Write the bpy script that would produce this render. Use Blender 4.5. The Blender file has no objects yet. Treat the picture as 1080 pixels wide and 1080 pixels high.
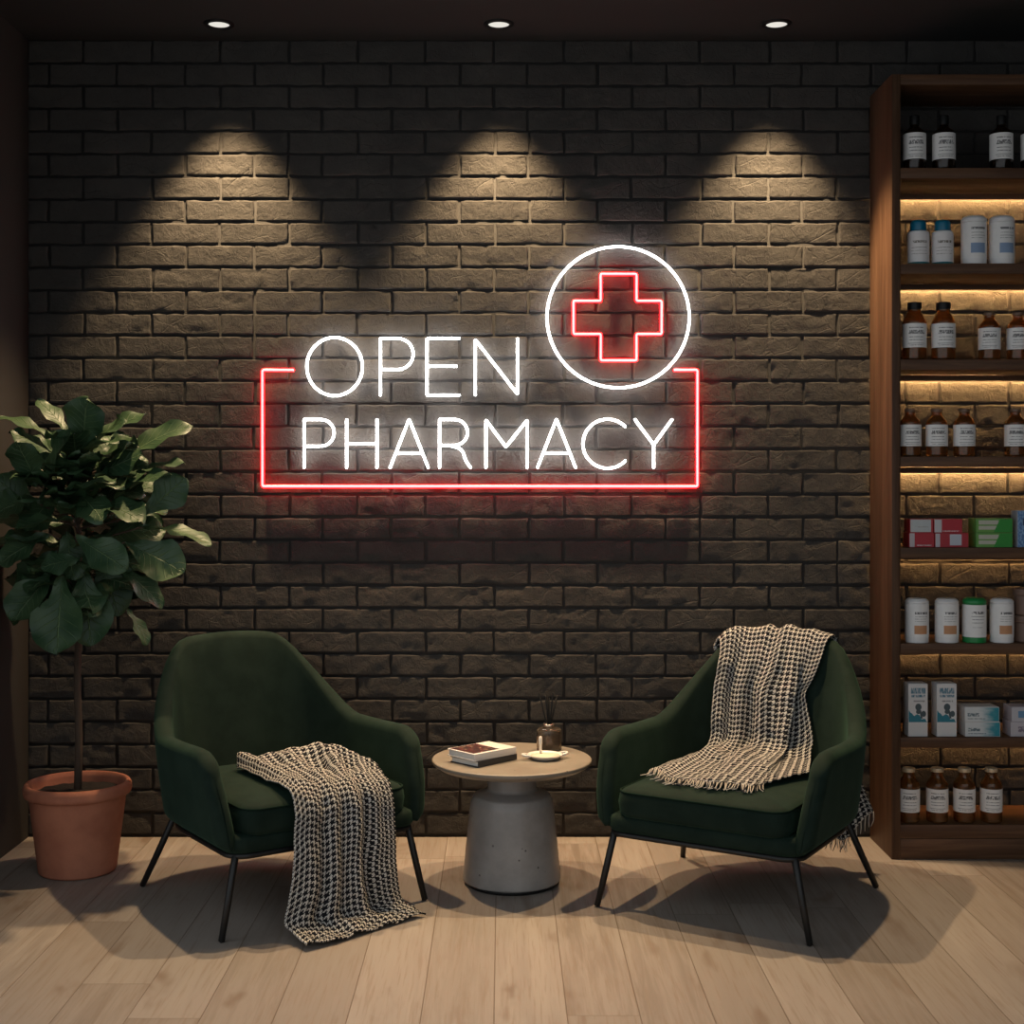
import bpy, bmesh, math, random
import numpy as np
from mathutils import Vector, Matrix

random.seed(7)
RNG = np.random.default_rng(11)
C = bpy.context.scene.collection
PI = math.pi
sc = bpy.context.scene

# ------------------------------------------------------------------ node helper
class E:
    """a socket with arithmetic"""
    def __init__(s, nt, sock): s.nt, s.s = nt, sock
    def _m(s, op, *o, clamp=False):
        n = s.nt.nodes.new('ShaderNodeMath'); n.operation = op; n.use_clamp = clamp
        for i, v in enumerate((s,) + o):
            if isinstance(v, E): s.nt.links.new(v.s, n.inputs[i])
            else: n.inputs[i].default_value = v
        return E(s.nt, n.outputs[0])
    def __add__(s, o): return s._m('ADD', o)
    __radd__ = __add__
    def __sub__(s, o): return s._m('SUBTRACT', o)
    def __mul__(s, o): return s._m('MULTIPLY', o)
    __rmul__ = __mul__
    def __truediv__(s, o): return s._m('DIVIDE', o)
    def __gt__(s, o): return s._m('GREATER_THAN', o)
    def __lt__(s, o): return s._m('LESS_THAN', o)
    def floor(s): return s._m('FLOOR')
    def frac(s): return s._m('FRACT')
    def abs(s): return s._m('ABSOLUTE')
    def mod(s, k): return s._m('FLOORED_MODULO', k)
    def min(s, o): return s._m('MINIMUM', o)
    def max(s, o): return s._m('MAXIMUM', o)
    def pow(s, o): return s._m('POWER', o)
    def sin(s): return s._m('SINE')
    def inv(s): return (s * -1.0) + 1.0
    def clamp(s): return s._m('ADD', 0.0, clamp=True)
    def ramp(s, a, b):
        n = s.nt.nodes.new('ShaderNodeMapRange'); n.interpolation_type = 'SMOOTHSTEP'
        s.nt.links.new(s.s, n.inputs[0]); n.inputs[1].default_value = a; n.inputs[2].default_value = b
        return E(s.nt, n.outputs[0])

class Mat:
    def __init__(s, name, color=(.5, .5, .5), rough=.5, metal=0., **kw):
        s.m = bpy.data.materials.new(name); s.m.use_nodes = True
        s.nt = s.m.node_tree
        s.b = s.nt.nodes['Principled BSDF']
        s.b.inputs['Base Color'].default_value = (*color, 1)
        s.b.inputs['Roughness'].default_value = rough
        s.b.inputs['Metallic'].default_value = metal
        for k, v in kw.items():
            s.b.inputs[k.replace('_', ' ')].default_value = v
    def node(s, t, **kw):
        n = s.nt.nodes.new(t)
        for k, v in kw.items(): setattr(n, k, v)
        return n
    def sep(s, sock):
        n = s.node('ShaderNodeSeparateXYZ'); s.nt.links.new(sock, n.inputs[0])
        return [E(s.nt, o) for o in n.outputs]
    def obj(s):
        s.tc = s.node('ShaderNodeTexCoord'); return s.sep(s.tc.outputs['Object'])
    def uv(s):
        n = s.node('ShaderNodeUVMap'); x = s.sep(n.outputs[0]); return x[0], x[1]
    def comb(s, x, y, z=0.):
        n = s.node('ShaderNodeCombineXYZ')
        for i, v in enumerate((x, y, z)):
            if isinstance(v, E): s.nt.links.new(v.s, n.inputs[i])
            else: n.inputs[i].default_value = v
        return n.outputs[0]
    def noise(s, vec, scale=5., detail=3., rough=.5, dist=0.):
        n = s.node('ShaderNodeTexNoise'); s.nt.links.new(vec, n.inputs['Vector'])
        n.inputs['Scale'].default_value = scale; n.inputs['Detail'].default_value = detail
        n.inputs['Roughness'].default_value = rough; n.inputs['Distortion'].default_value = dist
        return E(s.nt, n.outputs[0])
    def white(s, vec):
        n = s.node('ShaderNodeTexWhiteNoise', noise_dimensions='3D'); s.nt.links.new(vec, n.inputs['Vector'])
        return E(s.nt, n.outputs['Value'])
    def voro(s, vec, scale, feature='DISTANCE_TO_EDGE'):
        n = s.node('ShaderNodeTexVoronoi', feature=feature); s.nt.links.new(vec, n.inputs['Vector'])
        n.inputs['Scale'].default_value = scale
        return E(s.nt, n.outputs['Distance'])
    def rnd(s):
        n = s.node('ShaderNodeObjectInfo'); return E(s.nt, n.outputs['Random'])
    def mix(s, f, a, b):
        n = s.node('ShaderNodeMix', data_type='RGBA')
        if isinstance(f, E): s.nt.links.new(f.s, n.inputs[0])
        else: n.inputs[0].default_value = f
        for k, v in ((6, a), (7, b)):
            if isinstance(v, tuple): n.inputs[k].default_value = (*v, 1)
            else: s.nt.links.new(v, n.inputs[k])
        return n.outputs[2]
    def color(s, sock): s.nt.links.new(sock, s.b.inputs['Base Color']); return s
    def rough(s, e): s.nt.links.new(e.s, s.b.inputs['Roughness']); return s
    def bump(s, h, strength=.5, dist=.01):
        n = s.node('ShaderNodeBump'); n.inputs['Strength'].default_value = strength
        n.inputs['Distance'].default_value = dist
        s.nt.links.new(h.s, n.inputs['Height']); s.nt.links.new(n.outputs[0], s.b.inputs['Normal'])
        return s
    def emit(s, col, strength):
        s.b.inputs['Emission Color'].default_value = (*col, 1)
        s.b.inputs['Emission Strength'].default_value = strength
        return s

# ------------------------------------------------------------------ mesh helpers
class MB:
    def __init__(s): s.v, s.f, s.uv, s.mi = [], [], {}, {}
    def add(s, vf, mi=0):
        v, f = vf[0], vf[1]; o = len(s.v)
        s.v += [tuple(map(float, p)) for p in v]
        for q in f:
            if mi: s.mi[len(s.f)] = mi
            s.f.append(tuple(i + o for i in q))
        return s
    def build(s, name, mats, parent=None, smooth=True, uv=None, loc=None):
        me = bpy.data.meshes.new(name); me.from_pydata(s.v, [], s.f); me.update()
        for m in (mats if isinstance(mats, (list, tuple)) else [mats]): me.materials.append(m.m)
        if smooth: me.polygons.foreach_set('use_smooth', [True] * len(me.polygons))
        for k, i in s.mi.items(): me.polygons[k].material_index = i
        if uv is not None:
            l = me.uv_layers.new(name='UVMap')
            idx = np.empty(len(me.loops), np.int32); me.loops.foreach_get('vertex_index', idx)
            l.data.foreach_set('uv', np.asarray(uv, np.float32)[idx].ravel())
        o = bpy.data.objects.new(name, me); C.objects.link(o)
        if parent: o.parent = parent
        if loc: o.location = loc
        return o

def one(name, vf, m, parent=None, smooth=True, uv=None, loc=None):
    return MB().add(vf).build(name, m, parent, smooth, uv, loc)

def sharp(o, deg=35):
    me = o.data; bm = bmesh.new(); bm.from_mesh(me)
    for e in bm.edges:
        if len(e.link_faces) == 2 and e.calc_face_angle(0) > math.radians(deg): e.smooth = False
    bm.to_mesh(me); bm.free(); return o

def box(x0, x1, y0, y1, z0, z1, bev=0., seg=2):
    bm = bmesh.new(); bmesh.ops.create_cube(bm, size=1)
    bmesh.ops.scale(bm, vec=(x1 - x0, y1 - y0, z1 - z0), verts=bm.verts)
    bmesh.ops.translate(bm, vec=((x0 + x1) / 2, (y0 + y1) / 2, (z0 + z1) / 2), verts=bm.verts)
    if bev: bmesh.ops.bevel(bm, geom=bm.edges[:], offset=bev, segments=seg, profile=.5, affect='EDGES', clamp_overlap=True)
    bm.verts.index_update()
    r = [v.co[:] for v in bm.verts], [tuple(v.index for v in f.verts) for f in bm.faces]
    bm.free(); return r

def lathe(prof, n=40):
    v, f = [], []; rings = []
    for r, z in prof:
        if r < 1e-6: rings.append([len(v)]); v.append((0, 0, z))
        else:
            rings.append(list(range(len(v), len(v) + n)))
            v += [(r * math.cos(2 * PI * k / n), r * math.sin(2 * PI * k / n), z) for k in range(n)]
    for a, b in zip(rings, rings[1:]):
        for k in range(n):
            k2 = (k + 1) % n
            if len(a) == 1 and len(b) == 1: continue
            if len(a) == 1: f.append((a[0], b[k2], b[k]))
            elif len(b) == 1: f.append((a[k], a[k2], b[0]))
            else: f.append((a[k], a[k2], b[k2], b[k]))
    return v, f

def fillet(prof, r=.004, seg=3):
    """round the corners of a (r,z) profile"""
    out = [prof[0]]
    for p0, p1, p2 in zip(prof, prof[1:], prof[2:]):
        a = Vector(p0) - Vector(p1); b = Vector(p2) - Vector(p1)
        rr = min(r, a.length * .45, b.length * .45)
        if rr < 1e-5: out.append(p1); continue
        A = Vector(p1) + a.normalized() * rr; B = Vector(p1) + b.normalized() * rr
        for k in range(seg + 1):
            t = k / seg
            q = A * (1 - t) ** 2 + Vector(p1) * 2 * t * (1 - t) + B * t * t
            out.append((q.x, q.y))
    out.append(prof[-1]); return out

def tube(pts, r, n=10, closed=False):
    P = [Vector(p) for p in pts]; N = len(P); R = r if hasattr(r, '__len__') else [r] * N
    T = []
    for i in range(N):
        a = P[(i - 1) % N] if (closed or i > 0) else P[i]; b = P[(i + 1) % N] if (closed or i < N - 1) else P[i]
        T.append((b - a).normalized())
    up = Vector((0, 0, 1)) if abs(T[0].z) < .9 else Vector((1, 0, 0))
    u = (up - T[0] * up.dot(T[0])).normalized()
    v, f = [], []
    for i in range(N):
        u = (u - T[i] * u.dot(T[i])).normalized(); w = T[i].cross(u)
        for k in range(n):
            a = 2 * PI * k / n
            v.append(P[i] + (u * math.cos(a) + w * math.sin(a)) * R[i])
    for i in range(N if closed else N - 1):
        j = (i + 1) % N
        for k in range(n):
            k2 = (k + 1) % n
            f.append((i * n + k, i * n + k2, j * n + k2, j * n + k))
    if not closed:
        for i, s in ((0, -1), (N - 1, 1)):
            c = len(v); v.append(P[i] + T[i] * R[i] * .6 * s)
            for k in range(n):
                k2 = (k + 1) % n
                f.append((i * n + k2, i * n + k, c) if s < 0 else (i * n + k, i * n + k2, c))
    return v, f

def roundpath(pts, r, closed=False, seg=5):
    P = [Vector(p) for p in pts]; out = []; N = len(P)
    for i in range(N):
        if not closed and i in (0, N - 1): out.append(P[i]); continue
        a = P[i - 1] - P[i]; b = P[(i + 1) % N] - P[i]
        rr = min(r, a.length * .45, b.length * .45)
        A = P[i] + a.normalized() * rr; B = P[i] + b.normalized() * rr
        for k in range(seg + 1):
            t = k / seg; out.append(A * (1 - t) ** 2 + P[i] * 2 * t * (1 - t) + B * t * t)
    return out

def grid_faces(nu, nv, closed_u=False):
    f = []
    for i in range(nu if closed_u else nu - 1):
        j = (i + 1) % nu
        for k in range(nv - 1): f.append((i * nv + k, j * nv + k, j * nv + k + 1, i * nv + k + 1))
    return f

def vnoise(x, y, seed=0):
    """smooth value noise, vectorised"""
    x = np.asarray(x, float); y = np.asarray(y, float)
    xi, yi = np.floor(x).astype(np.int64), np.floor(y).astype(np.int64); fx, fy = x - xi, y - yi
    def h(a, b):
        n = (a * 374761393 + b * 668265263 + seed * 974634721) & 0xFFFFFFFF
        n = ((n ^ (n >> 13)) * 1274126177) & 0xFFFFFFFF
        return ((n ^ (n >> 16)) & 0xFFFF) / 65535.0
    sx, sy = fx * fx * (3 - 2 * fx), fy * fy * (3 - 2 * fy)
    a = h(xi, yi) * (1 - sx) + h(xi + 1, yi) * sx; b = h(xi, yi + 1) * (1 - sx) + h(xi + 1, yi + 1) * sx
    return a * (1 - sy) + b * sy - .5

def sstep(a, b, x):
    t = np.clip((np.asarray(x, float) - a) / (b - a), 0, 1); return t * t * (3 - 2 * t)

def thing(name, label, cat, loc=(0, 0, 0), rz=0., group=None):
    o = bpy.data.objects.new(name, None); C.objects.link(o); o.empty_display_size = .05
    o.location = loc; o.rotation_euler = (0, 0, rz); tag(o, label, cat, group); return o
def tag(o, label, cat, group=None):
    o['label'] = label; o['category'] = cat
    if group: o['group'] = group
    return o
def struct(o): o['kind'] = 'structure'; return o
def dup(root, loc, rz, label, group=None):
    r = root.copy(); C.objects.link(r); r.location = loc; r.rotation_euler = (0, 0, rz); r['label'] = label
    if group: r['group'] = group
    for ch in list(root.children):
        c = ch.copy(); C.objects.link(c); c.parent = r
        for g in list(ch.children):
            d = g.copy(); C.objects.link(d); d.parent = c
    return r

# ------------------------------------------------------------------ materials
def wood(name, dark, light, axis, rough=.5, scale=1.):
    m = Mat(name, rough=rough, Specular_IOR_Level=.2); x, y, z = m.obj()
    k = {'x': (3, 60, 60), 'z': (60, 60, 3), 'y': (60, 3, 60)}[axis]
    vec = m.comb(x * k[0] * scale, y * k[1] * scale, z * k[2] * scale)
    g = m.noise(vec, 1., 5., .6, .6); g2 = m.noise(vec, .25, 3., .5, .8)
    f = (g * .6 + g2 * .4).ramp(.35, .68)
    return m.color(m.mix(f, dark, light)).bump(g, .15, .002)

M = {}
# brick
m = Mat('brick', rough=.9); x, y, z = m.obj(); v = m.tc.outputs['Object']
n1 = m.noise(v, 9., 6., .65); n2 = m.noise(v, 70., 4., .7); n3 = m.noise(v, 2.2, 2.)
cr = m.noise(v, 20., 8., .75, 1.2)
m.color(m.mix((n1 * .6 + n3 * .4).ramp(.35, .65), (.0365, .0327, .0296), (.0535, .0477, .0423)))
ck = m.voro(m.comb(x + n1 * .12, y, z * 1.5 + n1 * .10), 7.5).ramp(.0, .022); ck = ck.max(m.noise(v, 4.5, 2.).ramp(.56, .50))
m.bump(n2 * .6 + n1 * .35 + cr * 1.3 + ck * .35, .85, .0055)
M['brick'] = m
m = Mat('mortar', rough=.95); m.obj(); n2 = m.noise(m.tc.outputs['Object'], 160., 4., .7)
m.color(m.mix(n2, (.020, .0185, .0175), (.034, .031, .029))).bump(n2, .6, .004); M['mortar'] = m  # toned darker than the brick for the shade in recessed joints
m = Mat('ceiling_paint', (.009, .0094, .009), .9); m.obj(); m.bump(m.noise(m.tc.outputs['Object'], 120.), .1, .002); M['ceiling'] = m
m = Mat('dark_wall_paint', (.020, .0172, .0148), .85); m.obj(); m.bump(m.noise(m.tc.outputs['Object'], 140.), .12, .002); M['wall'] = m
# oak planks
m = Mat('oak_planks', rough=.42); x, y, z = m.obj()
PW, PL = .1785, 1.55
xs = (x + .0206 + PW * 20) / PW; i = xs.floor(); fx = xs.frac()
off = m.white(m.comb(i, 3.7, 1.1)); ys = (y + off * PL + 12.) / PL; j = ys.floor(); fy = ys.frac()
r1 = m.white(m.comb(i, j, .5)); r2 = m.white(m.comb(i, j, 7.5))
gv = m.comb(x * 26. + r1 * 40., y * 1.6 + r2 * 30., r1 * 17.)
g = m.noise(gv, 1., 5., .62, .9); g2 = m.noise(m.comb(x * 130., y * 5., r1 * 9.), 1., 3., .6)
kn = m.noise(m.comb(x * 7. + r2 * 50., y * 2.2 + r1 * 50., 0.), 1., 3., .6, .4).ramp(.57, .74)
base = m.mix(r1, (.243, .205, .176), (.292, .250, .219))
c1 = m.mix(g.ramp(.36, .70), base, m.mix(r2, (.182, .146, .120), (.332, .290, .254)))
c2 = m.mix(kn * .75, c1, (.155, .105, .074)); c3 = m.mix(g2.ramp(.48, .72) * .55, c2, (.20, .145, .105))
gapx = (fx.min(fx.inv()) * PW).ramp(.0004, .0018); gapy = (fy.min(fy.inv()) * PL).ramp(.0004, .0018)
gap = gapx.min(gapy)
m.color(m.mix(gap, (.145, .105, .078), c3)).bump(gap * 1. + g * .08, .5, .002); m.rough(g * .22 + .36)
M['floor'] = m
M['walnut'] = wood('walnut_along', (.062, .029, .0145), (.135, .068, .035), 'x', .5)
M['walnut_up'] = wood('walnut_upright', (.052, .025, .013), (.108, .057, .031), 'z', .5)
# fabric
m = Mat('green_velvet', (.018, .042, .028), .85, Specular_IOR_Level=.12, Sheen_Weight=.10, Sheen_Roughness=.45); m.b.inputs['Sheen Tint'].default_value = (.25, .6, .42, 1)
m.obj(); v = m.tc.outputs['Object']; n1 = m.noise(v, 14., 4., .6); n2 = m.noise(v, 420., 2.)
m.color(m.mix(n1.ramp(.3, .7), (.0066, .0144, .0102), (.011, .0212, .0153))).bump(n2 * .6 + n1 * .5, .25, .0015); M['velvet'] = m
M['piping'] = Mat('green_piping', (.008, .0185, .013), .9, Specular_IOR_Level=.05)
M['black_metal'] = Mat('black_powder_coat', (.012, .0115, .011), .45, .3)
M['black'] = Mat('black_plastic', (.010, .010, .010), .4, Specular_IOR_Level=.2)
# houndstooth wool
def wool(name, light, dark, period):
    m = Mat(name, rough=.95, Specular_IOR_Level=.15); u, v = m.uv()
    T = period / 8.
    i = (u / T).floor(); j = (v / T).floor()
    warp = i.mod(8.) < 3.; weft = j.mod(8.) < 3.
    sel = (i + j).mod(4.) < 2.
    f = sel * warp + sel.inv() * weft
    bu = (u / T).frac(); bv = (v / T).frac()
    hgt = sel * ((bu * (bu.inv())) * 4.) + sel.inv() * ((bv * bv.inv()) * 4.)
    big = (((u / period) * (2 * PI)).sin() * ((v / period) * (2 * PI)).sin())
    nz = m.noise(m.comb(u, v), 60., 3.)
    lc = m.mix(nz, light, tuple(c * .72 for c in light))
    m.color(m.mix(f, dark, lc)).bump(hgt * .5 + big * .8 + nz * .5, .7, .003)
    return m
M['wool'] = wool('houndstooth_wool', (.70, .67, .62), (.011, .012, .015), .0172)
M['dark_fringe'] = Mat('wool_fringe_dark', (.03, .03, .035), .95)
M['fringe'] = Mat('wool_fringe', (.5, .45, .38), .95)
# concrete
def concrete(name, a, b, rough):
    m = Mat(name, rough=rough); m.obj(); v = m.tc.outputs['Object']
    n1 = m.noise(v, 6., 6., .65); n2 = m.noise(v, 90., 3.); pits = m.voro(v, 26., 'F1').ramp(.06, .11)
    sel = m.noise(v, 11., 2.).ramp(.50, .56); p = pits.max(sel.inv())
    m.color(m.mix(p, (.05, .045, .04), m.mix(n1.ramp(.3, .7), a, b))).bump(p * .6 + n1 * .3 + n2 * .1, .3, .003)
    return m
M['concrete'] = concrete('grey_concrete', (.20, .188, .178), (.29, .272, .255), .32)
M['concrete_top'] = concrete('pale_concrete', (.185, .160, .130), (.245, .215, .175), .42)
# plant
m = Mat('terracotta', rough=.8); m.obj(); v = m.tc.outputs['Object']; n1 = m.noise(v, 9., 5., .6)
m.color(m.mix(n1.ramp(.3, .7), (.36, .125, .07), (.46, .175, .10))).bump(m.noise(v, 150.), .2, .002); M['terracotta'] = m
m = Mat('potting_soil', (.012, .009, .007), .95); m.obj(); n = m.noise(m.tc.outputs['Object'], 90., 5., .8)
m.color(m.mix(n, (.006, .0045, .0035), (.035, .024, .017))).bump(n, 1., .01); M['soil'] = m
m = Mat('bark', rough=.9); x, y, z = m.obj(); n = m.noise(m.comb(x * 60., y * 60., z * 14.), 1., 5., .7)
m.color(m.mix(n, (.03, .02, .014), (.095, .062, .04))).bump(n, .7, .004); M['bark'] = m
m = Mat('fig_leaf', rough=.46, Specular_IOR_Level=.35); u, v = m.uv()      # u across -1..1, v along 0..1
mid = (u.abs()).ramp(.0, .045).inv()
sv = ((v - u.abs() * .22) * 8.5).frac(); side = (sv - .5).abs().ramp(.0, .10).inv() * (u.abs().ramp(1., .2))
vein = mid.max(side * .55)
m.obj(); nz = m.noise(m.tc.outputs['Object'], 13., 3.)
g = m.mix(nz.ramp(.3, .7), (.022, .054, .024), (.044, .084, .036))
m.color(m.mix(vein * .8, g, (.15, .22, .10))).bump(vein * -1. + nz * .5, .7, .005)
m.b.inputs['Subsurface Weight'].default_value = 0.; M['leaf'] = m
# products
def glassy(name, col, rough=.06, trans=.9): return Mat(name, col, rough, Transmission_Weight=trans, IOR=1.45)
M['amber'] = glassy('amber_glass', (.56, .25, .07)); M['dark_amber'] = glassy('dark_amber_glass', (.10, .045, .02))
M['clear'] = glassy('smoked_clear_glass', (.62, .53, .44), .03, .95)
M['gold'] = Mat('pale_gold_cap', (.62, .47, .30), .4, .3)
M['cork'] = Mat('bronze_cap', (.16, .10, .065), .45, .3)
M['teal'] = Mat('teal_plastic', (.0, .13, .22), .35); M['white_plastic'] = Mat('white_plastic', (.74, .72, .71), .4)
M['green_plastic'] = Mat('green_plastic', (.015, .22, .055), .4)
M['brown_plastic'] = Mat('brown_plastic', (.16, .10, .075), .5)
def text_rows(m, u, v, rows):
    """rows: (v0, v1, u0, u1, freq) -> mask of letter-like dashes"""
    tot = None
    for v0, v1, u0, u1, fr in rows:
        band = (v > v0) * (v < v1) * (u > u0) * (u < u1)
        ch = m.noise(m.comb(u * fr * 1.5, v * 9. + v0 * 37., m.rnd() * 60.), 1., 2.).ramp(.38, .50) if fr else None
        k = band * ch if ch else band
        tot = k if tot is None else tot.max(k)
    return tot
def label_mat(name, base, ink, rows, patches=(), rough=.7):
    m = Mat(name, base, rough); u, v = m.uv(); c = None
    nz = m.noise(m.comb(u, v), 5., 4.); col = m.mix(nz, base, tuple(k * .86 for k in base))
    for v0, v1, u0, u1, pc in patches:
        col = m.mix((v > v0) * (v < v1) * (u > u0) * (u < u1), col, pc)
    if rows: col = m.mix(text_rows(m, u, v, rows) * .85, col, ink)
    return m.color(col)
INK = (.05, .05, .055)
M['bottle_label'] = label_mat('paper_label', (.84, .82, .80), INK,
    [(.80, .84, .2, .8, 30), (.62, .72, .22, .82, 16), (.56, .62, .18, .86, 20), (.42, .45, .2, .8, 34), (.30, .33, .2, .8, 30), (.16, .18, .15, .85, 0), (.08, .11, .2, .8, 34)])
M['canister_label'] = label_mat('canister_label', (.84, .82, .80), INK,
    [(.80, .86, .42, .96, 14), (.70, .715, .42, .9, 36), (.62, .632, .42, .96, 0), (.55, .563, .42, .9, 36)],
    [(.14, .42, .40, .96, (.24, .33, .48))])
M['orange_label'] = label_mat('powder_label', (.84, .82, .80), INK,
    [(.70, .77, .42, .96, 14), (.62, .635, .42, .96, 30), (.55, .563, .42, .9, 36), (.48, .49, .42, .9, 36)],
    [(.10, .36, .40, .94, (.52, .26, .13))])
M['green_label'] = label_mat('tablet_label', (.84, .82, .80), INK,
    [(.72, .80, .40, .95, 12), (.64, .655, .38, .95, 0), (.54, .56, .40, .9, 34), (.44, .46, .40, .9, 34), (.3, .315, .42, .85, 34)])
M['teal_label'] = label_mat('cream_label', (.80, .76, .75), (.12, .10, .06),
    [(.68, .76, .30, .85, 14), (.52, .54, .25, .85, 34), (.42, .435, .25, .85, 34), (.32, .335, .25, .85, 34)],
    [(-.1, .06, -1, 2, (.0, .13, .15))])
M['card'] = Mat('white_card', (.68, .66, .65), .6); M['red_card'] = Mat('red_card', (.36, .02, .025), .5)
M['green_card'] = Mat('green_card', (.09, .24, .05), .5); M['blue_card'] = Mat('grey_blue_card', (.30, .32, .36), .5)
M['lilac_card'] = Mat('lilac_card', (.46, .42, .46), .6)
M['red_front'] = label_mat('red_front', (.40, .018, .03), (.6, .55, .55), [(.08, .16, .3, .9, 14)], [(0, 1, .0, .2, (.45, .40, .41))], .45)
M['white_front'] = label_mat('white_front', (.48, .50, .50), (.30, .27, .24), [(.38, .44, .2, .8, 8)], [(0, 1, .92, 1, (.40, .03, .04))], .45)
M['mixed_front'] = label_mat('mixed_front', (.40, .018, .03), (.6, .55, .55), [(.06, .14, .3, .9, 14)], [(0, 1, 0, .26, (.48, .47, .48))], .45)
M['mixed_front_b'] = label_mat('mixed_front_b', (.38, .02, .03), INK, [], [(.12, .94, .44, .80, (.46, .48, .53)), (0, 1, 0, .14, (.45, .42, .45))], .45)
m = Mat('green_front', rough=.45); u, v = m.uv()
d = (u - v * .18) > .48; txt = ((v > .58) * (v < .9) + (v > .2) * (v < .48)) * (u > .06) * (u < .62)
m.color(m.mix(d, m.mix(txt, (.13, .30, .06), (.46, .44, .36)), (.025, .24, .03))); M['green_front'] = m
m = Mat('teal_front', rough=.5); u, v = m.uv(); nz = m.noise(m.comb(u, v), 3., 3.)
tx = text_rows(m, u, v, [(.36, .60, .07, .42, 12), (.16, .22, .08, .6, 34)])
m.color(m.mix(tx * .8, m.mix((u + nz * .5).ramp(.65, 1.15), (.64, .66, .66), (.02, .24, .30)), (.01, .07, .10))); M['teal_front'] = m
m = Mat('flower_front', rough=.5); u, v = m.uv(); nz = m.noise(m.comb(u, v), 4., 2.)
hill = (v < (u * -.20 + nz * .22 + .38)) * (v > .27)
tb = text_rows(m, u, v, [(.82, .93, .12, .90, 18), (.75, .80, .12, .9, 22)]); ts = text_rows(m, u, v, [(.66, .69, .25, .85, 34)])
du, dv = (u - .52), (v - .56); fl = ((du * du + dv * dv * 6.).pow(.5) < .17)
st = ((u - .62 - (v - .5) * -.5).abs() < .05) * (v > .34) * (v < .5)
l1 = (((u - .8).pow(2.) + (v - .43).pow(2.) * 5.).pow(.5) < .13); l2 = (((u - .52).pow(2.) + (v - .47).pow(2.) * 9.).pow(.5) < .13)
c = m.mix(hill, (.68, .66, .65), (.02, .19, .26)); c = m.mix(tb * .9, c, (.03, .16, .24)); c = m.mix(ts * .7, c, INK)
m.color(m.mix(fl.max(st).max(l1).max(l2), c, (.06, .085, .095))); M['flower_front'] = m
m = Mat('blue_front', rough=.45); u, v = m.uv(); nz = m.noise(m.comb(u * 6., v * 6.), 2., 3.)
m.color(m.mix(((u > .2) * (v > .6) * (v < .8)) * .9, m.mix(nz.ramp(.4, .6), (.06, .15, .34), (.22, .36, .55)), (.02, .03, .07))); M['blue_front'] = m
m = Mat('lilac_front', rough=.5); u, v = m.uv()
m.color(m.mix(text_rows(m, u, v, [(.3, .7, .2, .9, 10)]), (.48, .45, .48), (.20, .17, .22))); M['lilac_front'] = m
m = Mat('sky_front', rough=.5); u, v = m.uv()
m.color(m.mix((u > .18) * (v > .25) * (v < .75), (.48, .47, .50), (.12, .26, .42))); M['sky_front'] = m
M['paper'] = Mat('book_pages', (.62, .60, .56), .8); M['white_cover'] = Mat('white_book_cover', (.66, .63, .60), .45)
M['dark_cover'] = Mat('charcoal_book_cover', (.03, .03, .032), .45); M['grey_spine'] = Mat('grey_spine', (.50, .49, .49), .5)
m = Mat('cover_photo', rough=.4); u, v = m.uv(); a = m.noise(m.comb(u * 5., v * 4.), 1.6, 5., .7, 1.); b = m.noise(m.comb(u * 9., v * 6., 3.), 1.2, 4., .7, .6)
m.color(m.mix(b.ramp(.55, .64), m.mix(a.ramp(.45, .62), (.014, .006, .008), (.12, .024, .026)), (.34, .23, .15))); M['photo'] = m
M['ceramic'] = Mat('white_ceramic', (.72, .69, .64), .25); M['cream'] = Mat('cream_filling', (.62, .53, .42), .7)
M['liquid'] = Mat('brown_liquid', (.12, .075, .045), .1, Transmission_Weight=.5)
M['silver'] = Mat('champagne_metal', (.55, .46, .38), .25, .9)
# lights
M['neon_white'] = Mat('white_neon', (.8, .8, .8), .4).emit((1., .985, .97), 22.)
M['neon_red'] = Mat('red_neon_core', (.8, .3, .3), .4).emit((1., .036, .038), 20.)
M['neon_jacket'] = Mat('red_neon_jacket', (.5, .02, .03), .3).emit((1., .0025, .005), 16.)  # emission stands in for the red glow round the pale core
M['led'] = Mat('warm_led', (.8, .7, .5), .5).emit((1., .58, .22), 170.); M['led_dim'] = Mat('warm_led_dim', (.8, .7, .5), .5).emit((1., .53, .18), 46.)
M['lens'] = Mat('lamp_lens', (.06, .06, .055), .5).emit((1., .965, .87), .80)
M['acrylic'] = Mat('clear_acrylic', (.5, .5, .5), .1, Transmission_Weight=.8)

# ------------------------------------------------------------------ the room
H = 2.896; XL = -1.724; XR = 3.1; YB = 5.0; YF = -1.2
struct(one('floor', box(XL - .1, XR + .1, YF, YB + .1, -.06, 0), M['floor'], smooth=False))
struct(one('ceiling', box(XL - .1, XR + .1, 2.2, YB + .1, H, H + .08), M['ceiling'], smooth=False))
struct(one('wall_left', box(XL - .1, XL, 3.7, YB + .1, 0, H), M['wall'], smooth=False))
struct(one('wall_right', box(XR, XR + .1, YF, YB + .1, 0, H), M['wall'], smooth=False))

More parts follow.
